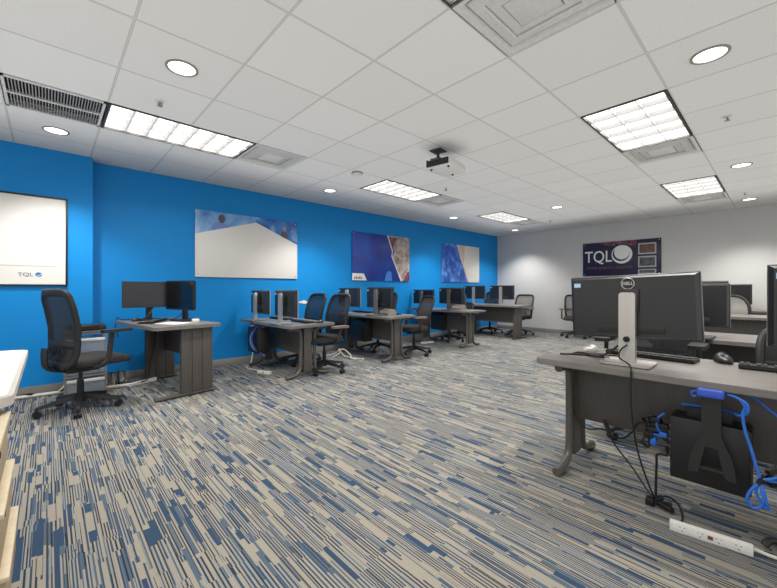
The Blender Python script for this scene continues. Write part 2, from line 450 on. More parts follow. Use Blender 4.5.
# projector
t = thing('projector', 'white projector hanging from the ceiling on a short bracket', 'projector', (3.10, 2.50, CZ), R(9))
MB().box(-.07, .07, -.07, .07, -.012, 0, .004).cyl((0, 0, 0), (0, 0, -.10), .016).build('ceiling_mount', M_trim, t)
b = MB().box(-.07, .07, -.06, .06, -.135, -.095, .006)
for sx in (-1, 1):
    for sy in (-1, 1): b.box(min(.05*sx, .15*sx), max(.05*sx, .15*sx), .05*sy-.008, .05*sy+.008, -.145, -.135)
b.tube([(-.15, -.05, -.14), (-.15, -.05, -.16)], .006).tube([(.15, -.05, -.14), (.15, -.05, -.16)], .006)
b.build('mount_bracket', M_trim, t)
MB().box(-.19, .19, -.235, .035, -.240, -.158, .016, 3).build('body', M_sblue, t)
MB().box(-.200, -.184, -.228, .028, -.230, -.166, .006).build('port_panel', M_blk, t)
l = MB().cyl((.184, -.03, -.20), (.205, -.03, -.20), .036, .034, 24); l.build('lens', M_blk, t)
for a, bb in ((-.14, -.1), (-.14, .1), (.14, 0)): MB().cyl((a, bb-.1, -.239), (a, bb-.1, -.252), .012).build('foot', M_blk, t)

# ------------------------------------------------------------------ wall pieces
def standoffs(t, w, h, y):
    for sx in (-1, 1):
        for sz in (-1, 1): MB().cyl((sx*(w-.035), y, sz*(h-.035)), (sx*(w-.035), y-.006, sz*(h-.035)), .010).build('standoff', M_chrome, t)
def wall_panel(name, label, cx, cz, w, h):
    t = thing(name, label, 'wall panel', (cx, WY, cz))
    return t
# local coordinates of a panel: x along wall, z up, y negative = out of the wall
# P1 white panel with blue peak
t = wall_panel('wall_poster', 'large white panel with a blue photographic top that forms a white peak', 2.273, 1.749, .784, .465)
W, H = .784, .465
MB().box(-W, W, -.022, -.012, -H, H, .001).build('panel', M_wht2, t)
zl, zp, zr = .13, .385, .10; xp = .08
p = MB(); p.prism([(-W, zl), (xp, zp), (xp, H), (-W, H)], 'y', -.0245, -.022); p.build('office_photo', M_office, t, )
p = MB(); p.prism([(xp, zp), (W, zr), (W, H), (xp, H)], 'y', -.0246, -.022); p.build('dark_photo', M_office2, t)
p = MB(); p.cur = 1
p.prism([(-.56, .21), (-.57, .26), (-.52, .32), (-.46, .33), (-.40, .32), (-.35, .29), (-.33, .262)], 'y', -.0262, -.0245)
p.cur = 0; p.prism(ell(-.43, .375, .048, .062), 'y', -.0268, -.0245)
p.build('printed_man', [M_skin, M_shirt], t)
p = MB(); p.prism([(.50, .21), (.49, .27), (.53, .31), (.59, .28), (.63, .165)], 'y', -.0262, -.0246); p.cur = 1; p.prism(ell(.55, .335, .028, .04), 'y', -.0268, -.0246)
p.build('printed_woman', [M_skin, mat('printed_pale_face', (160, 140, 130), .4)], t)
standoffs(t, W, H, -.02)
# P2
t = wall_panel('wall_poster', 'navy and blue panel with an angled grey map photograph on its right', 4.989, 1.744, .778, .465)
MB().box(-.778, .778, -.022, -.012, -H, H, .001).build('panel', M_nblue, t)
MB().prism([(.13, H), (.778, H), (.778, -H), (.50, -H), (.27, .05), (.33, .14)], 'y', -.0245, -.022).build('map_photo', M_map, t)
MB().prism([(.13, H-.03), (.40, H-.03), (.27, .19), (.24, .22)], 'y', -.0262, -.0245).build('red_photo', M_red, t)
MB().prism([(.58, -H), (.70, -.28), (.778, -.26), (.778, -H)], 'y', -.0262, -.0245).build('dark_corner_photo', M_red, t)
MB().tube([(.13, -.026, H), (.27, -.026, .15), (.25, -.026, .05), (.53, -.026, -H)], (.004, .014), 6, 1, flat=(0, 1, 0)).build('white_border', M_white, t)
MB().prism([(-.778, -H), (-.778, -.33), (-.50, -.33), (-.42, -H)], 'y', -.0245, -.022).build('caption_label', M_white, t)
MB().prism([(.05, -H), (.10, -.30), (.17, -.26), (.24, -.28), (.26, -H)], 'y', -.0245, -.022).build('pale_figure', mat('pale_blue_print', (60, 130, 215), .4), t)
c = MB()
for k in range(5): c.box(-.73+.04*k, -.705+.04*k, -.026, -.0245, -.44, -.40+.012*(k % 2))
c.build('caption_lettering', M_dltr, t)
standoffs(t, .778, H, -.02)
# P3
t = wall_panel('wall_poster', 'blue city photograph panel with a slanted white right half, nearest the corner', 7.69, 1.748, .785, .465)
MB().box(-.785, .785, -.022, -.012, -H, H, .001).build('panel', M_wht2, t)
MB().prism([(-.785, -H), (-.785, H), (-.22, H), (.28, -H)], 'y', -.0245, -.022).build('city_photo', M_pblue, t)
MB().prism([(-.22, H), (.13, H), (.10, .10), (.06, -.02), (.0, 0)], 'y', -.0246, -.022).prism([(.06, -.10), (.26, -H), (.31, -H), (.09, -.05)], 'y', -.0246, -.022).build('beige_band', mat('beige_print', (206, 190, 178), .4), t)
standoffs(t, .785, H, -.02)

# framed board on the near blue wall
t = thing('framed_board', 'black framed white board with small company initials at lower right', 'board', (-.62, NY, 1.622))
W2, H2 = .775, .474
MB().box(-W2, W2, -.014, -.002, -H2, H2).build('board', M_wht2, t)
f = MB(); e = .017
f.box(-W2, W2, -.024, 0, -H2, -H2+e, .002).box(-W2, W2, -.024, 0, H2-e, H2, .002).box(-W2, -W2+e, -.024, 0, -H2+e, H2-e, .002).box(W2-e, W2, -.024, 0, -H2+e, H2-e, .002)
f.build('frame', M_blk, t)
MB().box(-.7, .685, -.0155, -.014, -.269, -.264).build('rule_line', mat('grey_rule', (170, 166, 162), .5), t)
text_mesh('TQL', .052, 'lettering', M_dltr, t, basis((.446, -.0155, -.358), (1, 0, 0), (0, 0, 1)), 1.15, .0008)
lg = MB(); lg.prism(ell(.545, -.355, .027, .023), 'y', -.0158, -.014); lg.build('logo_disc', M_logob, t)
sw = MB(); sw.tube([(.522, -.0162, -.372), (.545, -.0162, -.366), (.570, -.0162, -.348)], (.001, .004), 6, 4, flat=(0, 1, 0)); sw.build('logo_swoosh', M_white, t)

# TQL sign on the back wall (local x runs to the right seen from the room = world -Y)
t = thing('wall_sign', 'dark company sign with large white initials and oval emblem on the grey wall', 'sign', (BX, 2.449, 1.80), R(-90))
W3, H3 = .755, .385
MB().box(-W3, W3, -.024, -.012, -H3, H3, .001).build('panel', M_navy, t)
MB().prism([(-.45, H3), (-.2, .28), (.1, .32), (.32, .22), (.32, H3)], 'y', -.0262, -.024).build('truck_photo', M_red, t)
text_mesh('TQL', .37, 'lettering', M_ltr, t, basis((-.43, -.026, .045), (1, 0, 0), (0, 0, 1)), .80, .001, .002)
text_mesh('TOTAL QUALITY LOGISTICS', .078, 'tagline', M_oltr, t, basis((-.21, -.026, -.205), (1, 0, 0), (0, 0, 1)), .92, .001)
o = MB(); o.prism(ell(.045, .085, .20, .205, 36), 'y', -.026, -.024); o.build('emblem', M_ltr, t)
o = MB(); o.prism(ell(.03, .10, .163, .165, 24, R(150), R(370))+ell(.045, .13, .150, .158, 24, R(10), R(-210))[0:], 'y', -.0275, -.026)
o.build('emblem_crescent', M_navy, t)
for k, (z0, z1, mm) in enumerate(((.06, .30, M_thumb), (-.22, .02, M_thumb2), (-.37, -.26, M_thumb2))):
    f = MB().box(.35, .67, -.0262, -.024, z0, z1).build('picture_frame', M_silp, t)
    q = MB().box(.375, .645, -.0275, -.0262, z0+.03, z1-.03 if z1-z0 > .2 else z1-.02); q.build('picture', mm, f)
standoffs(t, W3, H3, -.022)

# ragged white patch and outlet on the blue wall
b = MB(); b.prism([(-.09, 0), (-.05, .022), (-.03, .012), (0, .034), (.04, .03), (.06, .012), (.10, .016), (.12, -.004), (.07, -.02), (.02, -.028), (-.03, -.012), (-.06, -.014)], 'y', -.004, 0)
o = b.build('wall_decal', M_paper); o.location = (3.18, WY, .89); tag(o, 'small ragged white patch on the blue wall left of the first two chairs', 'decal')
def outlet(x, z, label):
    t = thing('wall_outlet', label, 'outlet', (x, WY, z))
    MB().box(-.037, .037, -.007, 0, -.06, .06, .003).build('cover_plate', M_cream, t)
    for dz in (-.025, .025):
        MB().prism(rrect(-.016, .016, dz-.014, dz+.014, .006), 'y', -.009, -.006).build('socket', M_tan, t)
outlet(2.315, .52, 'cream wall outlet on the blue wall under the end of the first double desk')

# ------------------------------------------------------------------ furniture builders
def make_c_desk(label, loc, L=1.52, W=.70, zt=.70, skew=0., rz=0., group=None, ins=.2):
    """desk with paired bent-tube legs; long axis Y, user on +X side"""
    t = thing('office_desk', label, 'desk', loc, rz, group)
    h = W/2; l = L/2
    tp = MB(); bm = bmesh.new()
    poly = [(-h, -l), (h, -l+skew), (h, l), (-h, l)]
    vs = [bm.verts.new((x, y, zt-.034)) for x, y in poly]; fc = bm.faces.new(vs)
    ex = bmesh.ops.extrude_face_region(bm, geom=[fc]); bmesh.ops.translate(bm, verts=[v for v in ex['geom'] if isinstance(v, bmesh.types.BMVert)], vec=(0, 0, .034))
    vert = [e for e in bm.edges if abs(e.verts[0].co.z-e.verts[1].co.z) > .02]
    bmesh.ops.bevel(bm, geom=vert, offset=.02, segments=3, affect='EDGES')
    hor = [e for e in bm.edges if abs(e.verts[0].co.z-e.verts[1].co.z) < .001 and len(e.link_faces) == 2 and any(abs(f.normal.z) > .9 for f in e.link_faces)]
    bmesh.ops.bevel(bm, geom=hor, offset=.004, segments=2, affect='EDGES')
    tp.bm(bm); bm.free(); tp.build('tabletop', M_top, t)
    for sy in (-1, 1):
        y = sy*(l-ins)
        g = MB(); r = .023
        for sx in (-1, 1):
            pts = [(sx*.27, y, zt-.060), (sx*.19, y, zt-.060), (sx*.13, y, zt-.075), (sx*.105, y, zt-.13), (sx*.10, y, .4),
                   (sx*.105, y, .15), (sx*.12, y, .085), (sx*.16, y, .05), (sx*.22, y, .034), (sx*.29, y, .026)]
            g.tube(pts, r, 12, 3)
        lo = g.build('leg', M_legm, t)
        MB().box(-.058, .058, y-.014, y+.014, .06, zt-.04, .004).build('leg_panel', M_lam, lo)
        for sx in (-1, 1): MB().cyl((sx*.292, y, .026), (sx*.30, y, .026), .025).build('foot_cap', M_legm, lo)
    MB().box(-.045, -.027, -l+ins+.025, l-ins-.025, zt-.40, zt-.036, .002).build('modesty_panel', M_lam, t)
    return t
def make_panel_desk(label, loc, L=1.3, W=.78, zt=.745, rz=0., group=None, skew=0.):
    t = thing('panel_desk', label, 'desk', loc, rz, group)
    h = W/2; l = L/2
    tp = MB(); poly = [(-h, -l), (h, -l), (h, l+skew), (-h, l)]
    bm = bmesh.new(); vs = [bm.verts.new((x, y, zt-.034)) for x, y in poly]; fc = bm.faces.new(vs)
    ex = bmesh.ops.extrude_face_region(bm, geom=[fc]); bmesh.ops.translate(bm, verts=[v for v in ex['geom'] if isinstance(v, bmesh.types.BMVert)], vec=(0, 0, .034))
    vert = [e for e in bm.edges if abs(e.verts[0].co.z-e.verts[1].co.z) > .02]
    bmesh.ops.bevel(bm, geom=vert, offset=.025, segments=3, affect='EDGES')
    tp.bm(bm); bm.free(); tp.build('tabletop', M_top, t)
    for sy in (-1, 1):
        y = sy*(l-.12)
        g = MB()
        for k in range(3): g.box(-.27+.108*k, -.27+.108*k+.103, y-.026, y+.026, .035, zt-.034, .004)
        g.box(-.265, .045, y-.018, y+.018, .035, zt-.034)
        lo = g.build('leg_panel', M_lam, t)
        MB().tube([(-.30, y, .020), (-.1, y, .022), (.29, y, .018)], (.018, .03), 10, 3, flat=(0, 0, 1)).build('foot_bar', M_legm, lo)
    MB().box(-.185, -.167, -l+.146, l-.146, zt-.39, zt-.036, .002).build('modesty_panel', M_lam, t)
    return t

def make_chair(label, loc, rz, group=None, armz=.68, ztop=1.06, mesh=None, width=.245, padx=0., seatx=0., basea=36., sq=.34, recl=.085, fr=(.017, .022)):
    """mesh-back task chair, faces +X"""
    mesh = mesh or M_mesh
    t = thing('task_chair', label, 'chair', loc, rz, group)
    b = MB(); b.lathe([(.04, .075), (.045, .10), (.04, .135), (.032, .15)], n=18)
    cas = []
    for k in range(5):
        a = R(basea+72*k); d = Vector((math.cos(a), math.sin(a), 0)); n = Vector((-d.y, d.x, 0))
        pr = [(.03, .125, .028, .05), (.16, .105, .024, .036), (.30, .078, .017, .026), (.315, .072, .014, .022)]
        vs = []
        for r, z, w, hh in pr: vs += [d*r+n*w+Vector((0, 0, z-hh/2)), d*r-n*w+Vector((0, 0, z-hh/2)), d*r-n*w*.7+Vector((0, 0, z+hh/2)), d*r+n*w*.7+Vector((0, 0, z+hh/2))]
        fs = [(4*i+j, 4*i+(j+1) % 4, 4*i+4+(j+1) % 4, 4*i+4+j) for i in range(3) for j in range(4)]+[(3, 2, 1, 0), (12, 13, 14, 15)]
        b.add(vs, fs); cas.append((d*.30, n))
    b.build('star_base', M_blk2, t)
    for p, n in cas:
        c = MB(); q = Vector((p.x, p.y, .028))
        c.cyl(q-n*.027, q-n*.006, .028, n=16).cyl(q+n*.006, q+n*.027, .028, n=16).cyl(q-n*.006, q+n*.006, .012, n=8).cyl((p.x, p.y, .03), (p.x, p.y, .075), .009, n=8)
        c.build('caster', M_blk, t)
    MB().cyl((0, 0, .13), (0, 0, .27), .027, n=16).cyl((0, 0, .26), (0, 0, .38), .016, n=14).build('gas_lift', M_blk, t)
    MB().box(-.13, .12, -.08, .08, .355, .415, .015).tube([(.02, -.08, .385), (.05, -.2, .385)], .008, 6, 1).build('tilt_mechanism', M_blk2, t)
    # seat cushion
    s = MB(); n = 36; rings = [(.80, .415), (.97, .418), (1.0, .440), (.985, .470), (.92, .487), (.6, .488), (.05, .483)]
    vs = []; fs = []
    for f_, z in rings:
        for k in range(n):
            a = 2*PI*k/n; ca, sa = math.cos(a), math.sin(a)
            x = .055+seatx+.255*f_*math.copysign(abs(ca)**.5, ca); y = .25*f_*math.copysign(abs(sa)**.5, sa)
            dz = -.03*max(0, (x-seatx-.18)/.13)**2 if z > .43 else -.018*max(0, (x-seatx-.18)/.13)**2
            vs.append((x, y, z+dz))
    for r in range(len(rings)-1):
        for k in range(n): fs.append((r*n+k, r*n+(k+1) % n, (r+1)*n+(k+1) % n, (r+1)*n+k))
    fs.append(tuple(range(n-1, -1, -1))); fs.append(tuple(range((len(rings)-1)*n, len(rings)*n)))
    s.add(vs, fs); s.build('seat', M_fab, t, 60)
    # back
    zb = .44
    def bx(y, z):
        u = max(0, (z-zb)/(ztop-zb)); return -.235+.05*(recl < .05)+.055*math.sin(PI*min(1, u*1.15))*(.6)-recl*u**1.3+.05*(y/width)**2
    def wid(z):
        u = (z-zb)/(ztop-zb); return width*(.84+.30*u-.24*u*u)
    zc, hz = (zb+ztop)/2, (ztop-zb)/2
    loop = []
    for k in range(48):
        a = 2*PI*k/48; ca, sa = math.cos(a), math.sin(a)
        z = zc+hz*math.copysign(abs(sa)**sq, sa); y = wid(z)*math.copysign(abs(ca)**sq, ca)
        loop.append((bx(y, z), y, z))
    MB().tube(loop, fr, 8, 1, True, flat=(1, 0, 0)).build('back_frame', M_blk2, t)
    g = MB(); nu, nv = 12, 14; vs = []
    for j in range(nv+1):
        z = zb+.012+(ztop-zb-.024)*j/nv; tt = (z-zc)/hz
        w = wid(z)*(1-abs(tt)**(2/sq))**(sq/2) if abs(tt) < 1 else 0
        for i in range(nu+1):
            y = w*(-1+2*i/nu); vs.append((bx(y, z), y, z))
    g.add(vs, [(j*(nu+1)+i, j*(nu+1)+i+1, (j+1)*(nu+1)+i+1, (j+1)*(nu+1)+i) for j in range(nv) for i in range(nu)])
    g.build('back_mesh', mesh, t)
    lb = MB(); zz = .62
    lb.tube([(bx(y, zz)-.012, y, zz) for y in (-width*.92, -width*.5, 0, width*.5, width*.92)], (.012, .03), 8, 4, flat=(1, 0, 0))
    for sy in (-1, 1):
        for rr in (.022, .04): lb.tube([(bx(.075*sy, .56)-.018, .075*sy+rr*math.cos(a), .555+rr*math.sin(a)) for a in [2*PI*k/14 for k in range(14)]], .005, 6, 1, True)
    lb.build('lumbar_support', M_blk2, t)
    sp = MB(); sp.tube([(-.05, 0, .385), (-.16, 0, .39), (-.25, 0, .43), (-.268, 0, .52), (-.262, 0, .60)], (.018, .045), 8, 4, flat=(1, 0, 0)); sp.build('back_bracket', M_blk2, t)
    for sy in (-1, 1):
        ar = MB(); y = sy*.285
        ar.tube([(.0, sy*.10, .40), (.0, sy*.22, .405), (.005+padx*.3, y, .43), (.012+padx*.6, y, .50), (.0+padx*.9, y, armz-.03)], (.024, .016), 8, 4, flat=(1, 0, 0))
        arm = ar.build('armrest', M_blk2, t)
        pd = MB(); pd.prism(rrect(-.10+padx, .16+padx, y-.048, y+.048, .04), 'z', armz-.028, armz); pd.build('arm_pad', M_blk2 if armz > .7 else M_tan, arm)
    return t

def make_monitor(label, loc, rz, w=.54, h=.33, zb=.12, group=None, silver=True, logo=False, roll=0., sticker=True, base=(.11, .10), colw=.032, screen=None, colf=.9, xo=.055, trim=None, colm=None):
    """flat monitor on a stand, screen faces +X; origin on the desk under the stand"""
    t = thing('monitor', label, 'monitor', loc, rz, group)
    Mr = Matrix.Translation((xo, 0, zb+h/2)) @ Matrix.Rotation(roll, 4, 'X') @ Matrix.Translation((-xo, 0, -zb-h/2))
    p = MB(); p.M = Mr
    p.box(xo-.014, xo+.012, -w/2, w/2, zb, zb+h, .004)
    # tapered rear shell
    def rect(x, a, z0, z1): return [(x, -a, z0), (x, a, z0), (x, a, z1), (x, -a, z1)]
    p.add(rect(xo-.013, w/2-.004, zb+.004, zb+h-.004)+rect(xo-.034, w/2-.02, zb+.012, zb+h-.016), [(0, 1, 5, 4), (1, 2, 6, 5), (2, 3, 7, 6), (3, 0, 4, 7), (4, 5, 6, 7)])
    housing = p.build('housing', M_mon, t, 20)
    s = MB(); s.M = Mr; s.box(xo+.0115, xo+.0135, -w/2+.012, w/2-.012, zb+.018, zb+h-.012); s.build('screen', screen or M_scr, t)
    e = MB(); e.M = Mr
    e.box(xo+.004, xo+.0125, -w/2-.0015, -w/2+.002, zb, zb+h).box(xo+.004, xo+.0125, w/2-.002, w/2+.0015, zb, zb+h).box(xo+.004, xo+.0125, -w/2, w/2, zb+h-.002, zb+h+.0015).box(xo+.004, xo+.0125, -w/2, w/2, zb-.0015, zb+.002)
    e.build('edge_trim', (M_silp if (silver if trim is None else trim) else M_mon), housing)
    pr = MB(); pr.M = Mr; pr.box(xo-.037, xo-.033, -w*.26, w*.26, zb+.03, zb+.075, .001); pr.build('port_strip', M_blk2, housing)
    if sticker:
        k = MB(); k.M = Mr; k.box(xo-.0348, xo-.030, w/2-.062, w/2-.026, zb+h-.060, zb+h-.036); k.build('sticker', M_stick, housing)
    cm = colm or (M_sil if silver else M_blk2)
    c = MB()
    zt_ = zb+h*colf
    prof = [(-colw, 0.012), (colw, 0.012)]+[(colw*math.cos(R(a)) if False else x, z) for a, x, z in ((0, colw, zt_-.012), (45, colw-.006, zt_-.003), (90, colw-.014, zt_))]+[(-colw+.014, zt_), (-colw+.006, zt_-.003), (-colw, zt_-.012)]
    c.prism(prof, 'x', -.022, .012)
    co = c.build('stand_column', cm, t)
    MB().box(.010, xo-.03, -.05, .05, zb+h*.42, zb+h*.78, .004).build('mount_plate', M_blk2, t)
    b = MB(); b.prism(rrect(-base[0], base[0]*1.05, -base[1]*1.25, base[1]*1.25, .025), 'z', .004, .014); b.cur = 1
    b.prism(rrect(-base[0]+.003, base[0]*1.05-.003, -base[1]*1.25+.003, base[1]*1.25-.003, .023), 'z', 0, .0045)
    b.build('stand_base', [cm, M_blk], t)
    if logo:
        zl = zb+h*.865; r = .031
        ri = MB(); ri.M = Mr; ri.tube([(xo-.036, r*math.cos(a), zl+r*math.sin(a)) for a in [2*PI*i/32 for i in range(32)]], .0026, 8, 1, True)
        ri.box(xo-.0355, xo-.020, -.018, .018, zl-.012, zl+.01); 
        lo = ri.build('logo_ring', M_sil, housing)
        bk = MB(); bk.M = Mr; bk.prism(ell(0, zl, r-.001, r-.001, 30), 'x', xo-.0362, xo-.018); bk.build('logo_disc', M_blk2, housing)
        text_mesh('DELL', .024, 'logo_lettering', M_sil, housing, Mr @ basis((xo-.0368, 0, zl), (0, -1, 0), (0, 0, 1)), 1., .0006, .0006)
        pl = MB(); pl.cyl((-.0225, .0, zb+.0), (-.03, 0, zb+.0), .016).cyl((-.024, 0, zb), (-.034, -.004, zb-.004), .009); pl.build('cable_hole', M_blk, co)
    return t

def make_keyboard(label, loc, rz, group=None):
    """long axis Y, user on +X side"""
    t = thing('keyboard', label, 'keyboard', loc, rz, group)
    MB().prism([(-.07, .006), (-.07, .024), (-.064, .026), (.066, .014), (.07, .010), (.07, .003), (-.06, .0)], 'y', -.222, .222).build('case', M_blk, t)
    k = MB()
    for r in range(6):
        x = -.054+.0205*r; z = .0245-.0019*r
        n = 21
        for c in range(n):
            if r == 5 and 4 < c < 10: continue
            y = -.208+.0208*c
            if c in (15, 18) : continue
            k.box(x-.0082, x+.0082, y-.0082, y+.0082, z-.004, z+.007, .0015, 1)
    k.box(.0485-.0082, .0485+.0082, -.105, .0, .012, .0218, .0015, 1)
    k.build('keys', M_key, t)
    return t
def make_mouse(label, loc, rz, m=None, group=None, sc=1.):
    t = thing('computer_mouse', label, 'mouse', loc, rz, group)
    s = MB(); n = 20; vs = []; fs = []; rows = 8
    for j in range(rows+1):
        v = j/rows*PI/2
        for i in range(n):
            a = 2*PI*i/n
            vs.append((.058*math.cos(a)*math.cos(v)**.6, .032*math.sin(a)*math.cos(v)**.6, .003+.034*math.sin(v)*(1-.25*math.cos(a))))
    fs = [(j*n+i, j*n+(i+1) % n, (j+1)*n+(i+1) % n, (j+1)*n+i) for j in range(rows) for i in range(n)]+[tuple(range(n-1, -1, -1))]
    s.add(vs, fs); s.build('shell', m or M_blk, t, 60)
    MB().cyl((-.028, -.004, .030), (-.028, .004, .030), .008, n=14).build('scroll_wheel', M_greyp, t)
    t.scale = (sc, sc, sc); return t
def make_pc(label, loc, rz=0., l=.30, h=.30, th=.10, group=None):
    """slim computer hanging under a desk; long side along Y"""
    t = thing('desktop_computer', label, 'computer', loc, rz, group)
    MB().box(-th/2, th/2, -l/2, l/2, 0, h, .004).build('case', M_blk, t)
    b = MB()
    for k in range(7): b.box(-th/2+.012, th/2-.012, l/2-.002, l/2+.003, .03+k*.034, .045+k*.034)
    b.build('port_panel', M_greyp, t)
    f = MB().box(-th/2+.008, th/2-.008, -l/2-.006, -l/2+.002, .008, h-.008, .003); f.build('front_bezel', M_blk2, t)
    MB().box(-.02, .02, -.08, .08, h-.002, h+.05, .002).build('hanger', M_blk2, t)
    return t
def cable(name, label, pts, r, m, smooth=6, cat='cable', n=8, group=None):
    o = MB().tube(pts, r, n, smooth).build(name, m); return tag(o, label, cat, group)

# ------------------------------------------------------------------ desks
GD = None
D1z, Dz, Bz = .675, .70, .745
make_c_desk('charcoal bent leg desk nearest along the blue wall, with two tall chairs behind it', (2.43, 4.62, 0), 1.52, .72, D1z, .10)
make_c_desk('charcoal bent leg desk second along the blue wall, below the navy map panel', (4.0, 4.62, 0), 1.55, .70, Dz, .10)
make_c_desk('charcoal bent leg desk third along the blue wall, before the longer panel desk', (6.0, 4.62, 0), 1.52, .68, Dz, .05)
make_panel_desk('charcoal panel end desk farthest along the blue wall near the corner', (7.82, 4.56, 0), 1.42, .78, Bz)
make_panel_desk('charcoal panel end desk at left with two screens turned to the armchair', (.985, 4.70, 0), 1.26, .66, .745, R(188), skew=0.0)
make_c_desk('large charcoal desk in the right foreground with the logo monitor on it', (2.53, .13, 0), 1.76, .70, Dz, ins=.105)
make_c_desk('charcoal desk behind the right foreground desk, under a smaller black monitor', (4.36, .13, 0), 1.76, .72, Dz)
make_panel_desk('charcoal panel end desk third back on the right, below a far monitor top', (7.3, .25, 0), 1.5, .78, .735)
make_panel_desk('charcoal panel end desk on the right standing against the grey wall', (9.05, .30, 0), 1.4, .68, .745)

# ------------------------------------------------------------------ monitors
make_monitor('big black monitor with round silver logo on its back, on the right foreground desk', (2.375, .578, Dz), 0, .615, .355, .14, None, True, True, R(-2.2), True, (.10, .095), .039, colf=.725)
make_monitor('black monitor cut off by the right photo edge on the foreground desk', (2.21, -.265, Dz), 0, .615, .345, .175, None, True, False, 0, True, (.11, .10), .044)
GM = 'monitors on the desks along the blue wall'
make_monitor('monitor on silver stand at the wall end of the first double desk', (2.165, 5.03, D1z), 0, .55, .335, .085, GM, xo=.08)
make_monitor('monitor on silver stand at the room end of the first double desk', (2.165, 4.27, D1z), 0, .55, .34, .085, GM, xo=.08)
make_monitor('left monitor on the second desk, with a silver stand, below the navy panel', (3.78, 5.03, Dz), 0, .58, .325, .11, GM)
make_monitor('right monitor on the second desk, on a dark stand beside a grey dock', (3.77, 4.27, Dz), 0, .60, .325, .115, GM, False, xo=.085, colm=M_greyp2)
make_monitor('left monitor on the third desk, just above the mesh chair back', (5.80, 5.13, Dz), 0, .56, .30, .10, GM, False, xo=.08, colm=M_greyp2)
make_monitor('right monitor on the third desk, on a dark stand beside a grey dock', (5.80, 4.41, Dz), 0, .58, .32, .12, GM, False, xo=.08, colm=M_greyp2)
make_monitor('left monitor on the farthest wall desk, on a silver stand', (7.62, 5.05, Bz), 0, .58, .32, .13, GM)
make_monitor('right monitor on the farthest wall desk, nearest the grey wall', (7.62, 4.33, Bz), 0, .60, .32, .13, GM)
make_monitor('grey faced screen at the wall side of the left panel desk', (.885, 5.09, .745), R(-95), .53, .30, .155, 'screens of the left panel desk', False, screen=M_scrm, sticker=False)
make_monitor('dark blue reflecting screen at the outer side of the left panel desk', (1.18, 4.72, .745), R(200), .50, .335, .13, 'screens of the left panel desk', False, sticker=False)
# second and third right-hand rows
make_monitor('black monitor on the desk behind the foreground logo monitor', (4.07, .545, Dz), 0, .52, .36, .10, None, False, False, 0, False, (.17, .13), trim=True)
make_monitor('far black monitor whose top edge shows over the second row monitor', (7.02, .79, .735), R(0), .56, .33, .165, 'far right row monitors', False, sticker=False)
make_monitor('far black monitor on the last right desk, behind the rounded chair back', (8.95, .61, .745), R(0), .52, .35, .10, 'far right row monitors', False, sticker=False)

# ------------------------------------------------------------------ chairs
make_chair('black mesh armchair at the left desk, seen from its side', (.22, 4.40, 0), R(22), None, .745, 1.085, mesh_fabric('charcoal_back_mesh', (46, 45, 44), .93), .25, .13, .05, 26., .30, .035, (.022, .034))
GC = 'black task chairs along the blue wall'
ch = make_chair('high backed black mesh chair at the room end of the first double desk', (2.77, 4.20, 0), R(180), GC, .63, 1.03, None, .25, -.09)
copy_tree(ch, 'high backed black mesh chair at the wall end of the first double desk', (2.84, 4.90, 0), R(180))
lowc = c2 = make_chair('grey mesh chair turned away at the room end of the second desk', (4.62, 4.25, 0), R(158), GC, .66, .98, mesh_fabric('grey_back_mesh', (66, 60, 58), .88))
copy_tree(ch, 'chair at the wall end of the second desk, mostly hidden below its top', (4.42, 4.95, 0), R(180))
make_chair('chair at the wall end of the third desk, its base showing under the panel', (6.95, 5.0, 0), R(184), GC, .62, .78)
copy_tree(lowc, 'chair at the room end of the third desk, its star base showing under the top', (6.34, 4.80, 0), R(176))
c4 = make_chair('pale mesh backed chair at the room end of the farthest wall desk', (8.46, 4.30, 0), R(180), GC, .66, .96, M_mesh2, .235, sq=.26)
copy_tree(ch, 'chair at the wall end of the farthest wall desk, its base under the panel', (8.30, 5.02, 0), R(185))
copy_tree(c4, 'lone mesh chair standing against the grey wall, half behind the logo monitor', (8.95, 3.20, 0), R(200), 'lone chair by the grey wall')
GR = 'black chairs of the right hand rows'
make_chair('black chair tucked behind the logo monitor at the foreground desk', (3.34, .675, 0), R(180), GR, .735, .98)
make_chair('black chair at the right photo edge behind the foreground desk', (3.28, -.13, 0), R(180), GR, .60, .85, mesh_fabric('solid_black_mesh', (22, 22, 23), .98))
make_chair('chair with rounded pale mesh back rising behind the third right desk', (8.02, .555, 0), R(180), GR, .66, 1.0, mesh_fabric('light_back_mesh', (170, 166, 160), .8), .225, sq=.8)

# ------------------------------------------------------------------ keyboards, mice, desk things
make_keyboard('black keyboard below the big logo monitor', (2.72, .545, Dz), R(-4))
make_keyboard('black keyboard at the right photo edge of the foreground desk', (2.74, -.065, Dz), R(2))
make_mouse('black mouse between the two foreground keyboards', (2.83, .225, Dz), R(180+20), sc=1.25)
make_mouse('pale grey mouse left of the big monitor stand', (2.66, .86, Dz), R(150), M_silp)
GK = 'keyboards on the desks along the blue wall'
kb = make_keyboard('keyboard at the wall end of the first double desk', (2.52, 4.95, D1z), R(3), GK)
copy_tree(kb, 'keyboard at the room end of the first double desk', (2.50, 4.30, D1z), R(-3))
copy_tree(kb, 'keyboard on the second wall desk behind the right monitor', (4.12, 4.35, Dz), R(2))
copy_tree(kb, 'keyboard at the wall end of the second wall desk', (4.12, 5.0, Dz), R(2))
copy_tree(kb, 'black keyboard on the left panel desk below the two screens', (.86, 4.72, .745), R(150))
make_mouse('small black mouse on the first double desk beside the room end keyboard', (2.58, 4.02, D1z), R(180))
make_mouse('small black mouse on the left panel desk at its wall side', (.75, 5.0, .745), R(20))
o = MB().box(-.11, .11, -.15, .15, 0, .004).build('paper_sheet', M_paper); o.location = (1.0, 4.42, .745); o.rotation_euler = (0, 0, R(30)); tag(o, 'white paper lying on the left panel desk before the outer screen', 'paper')
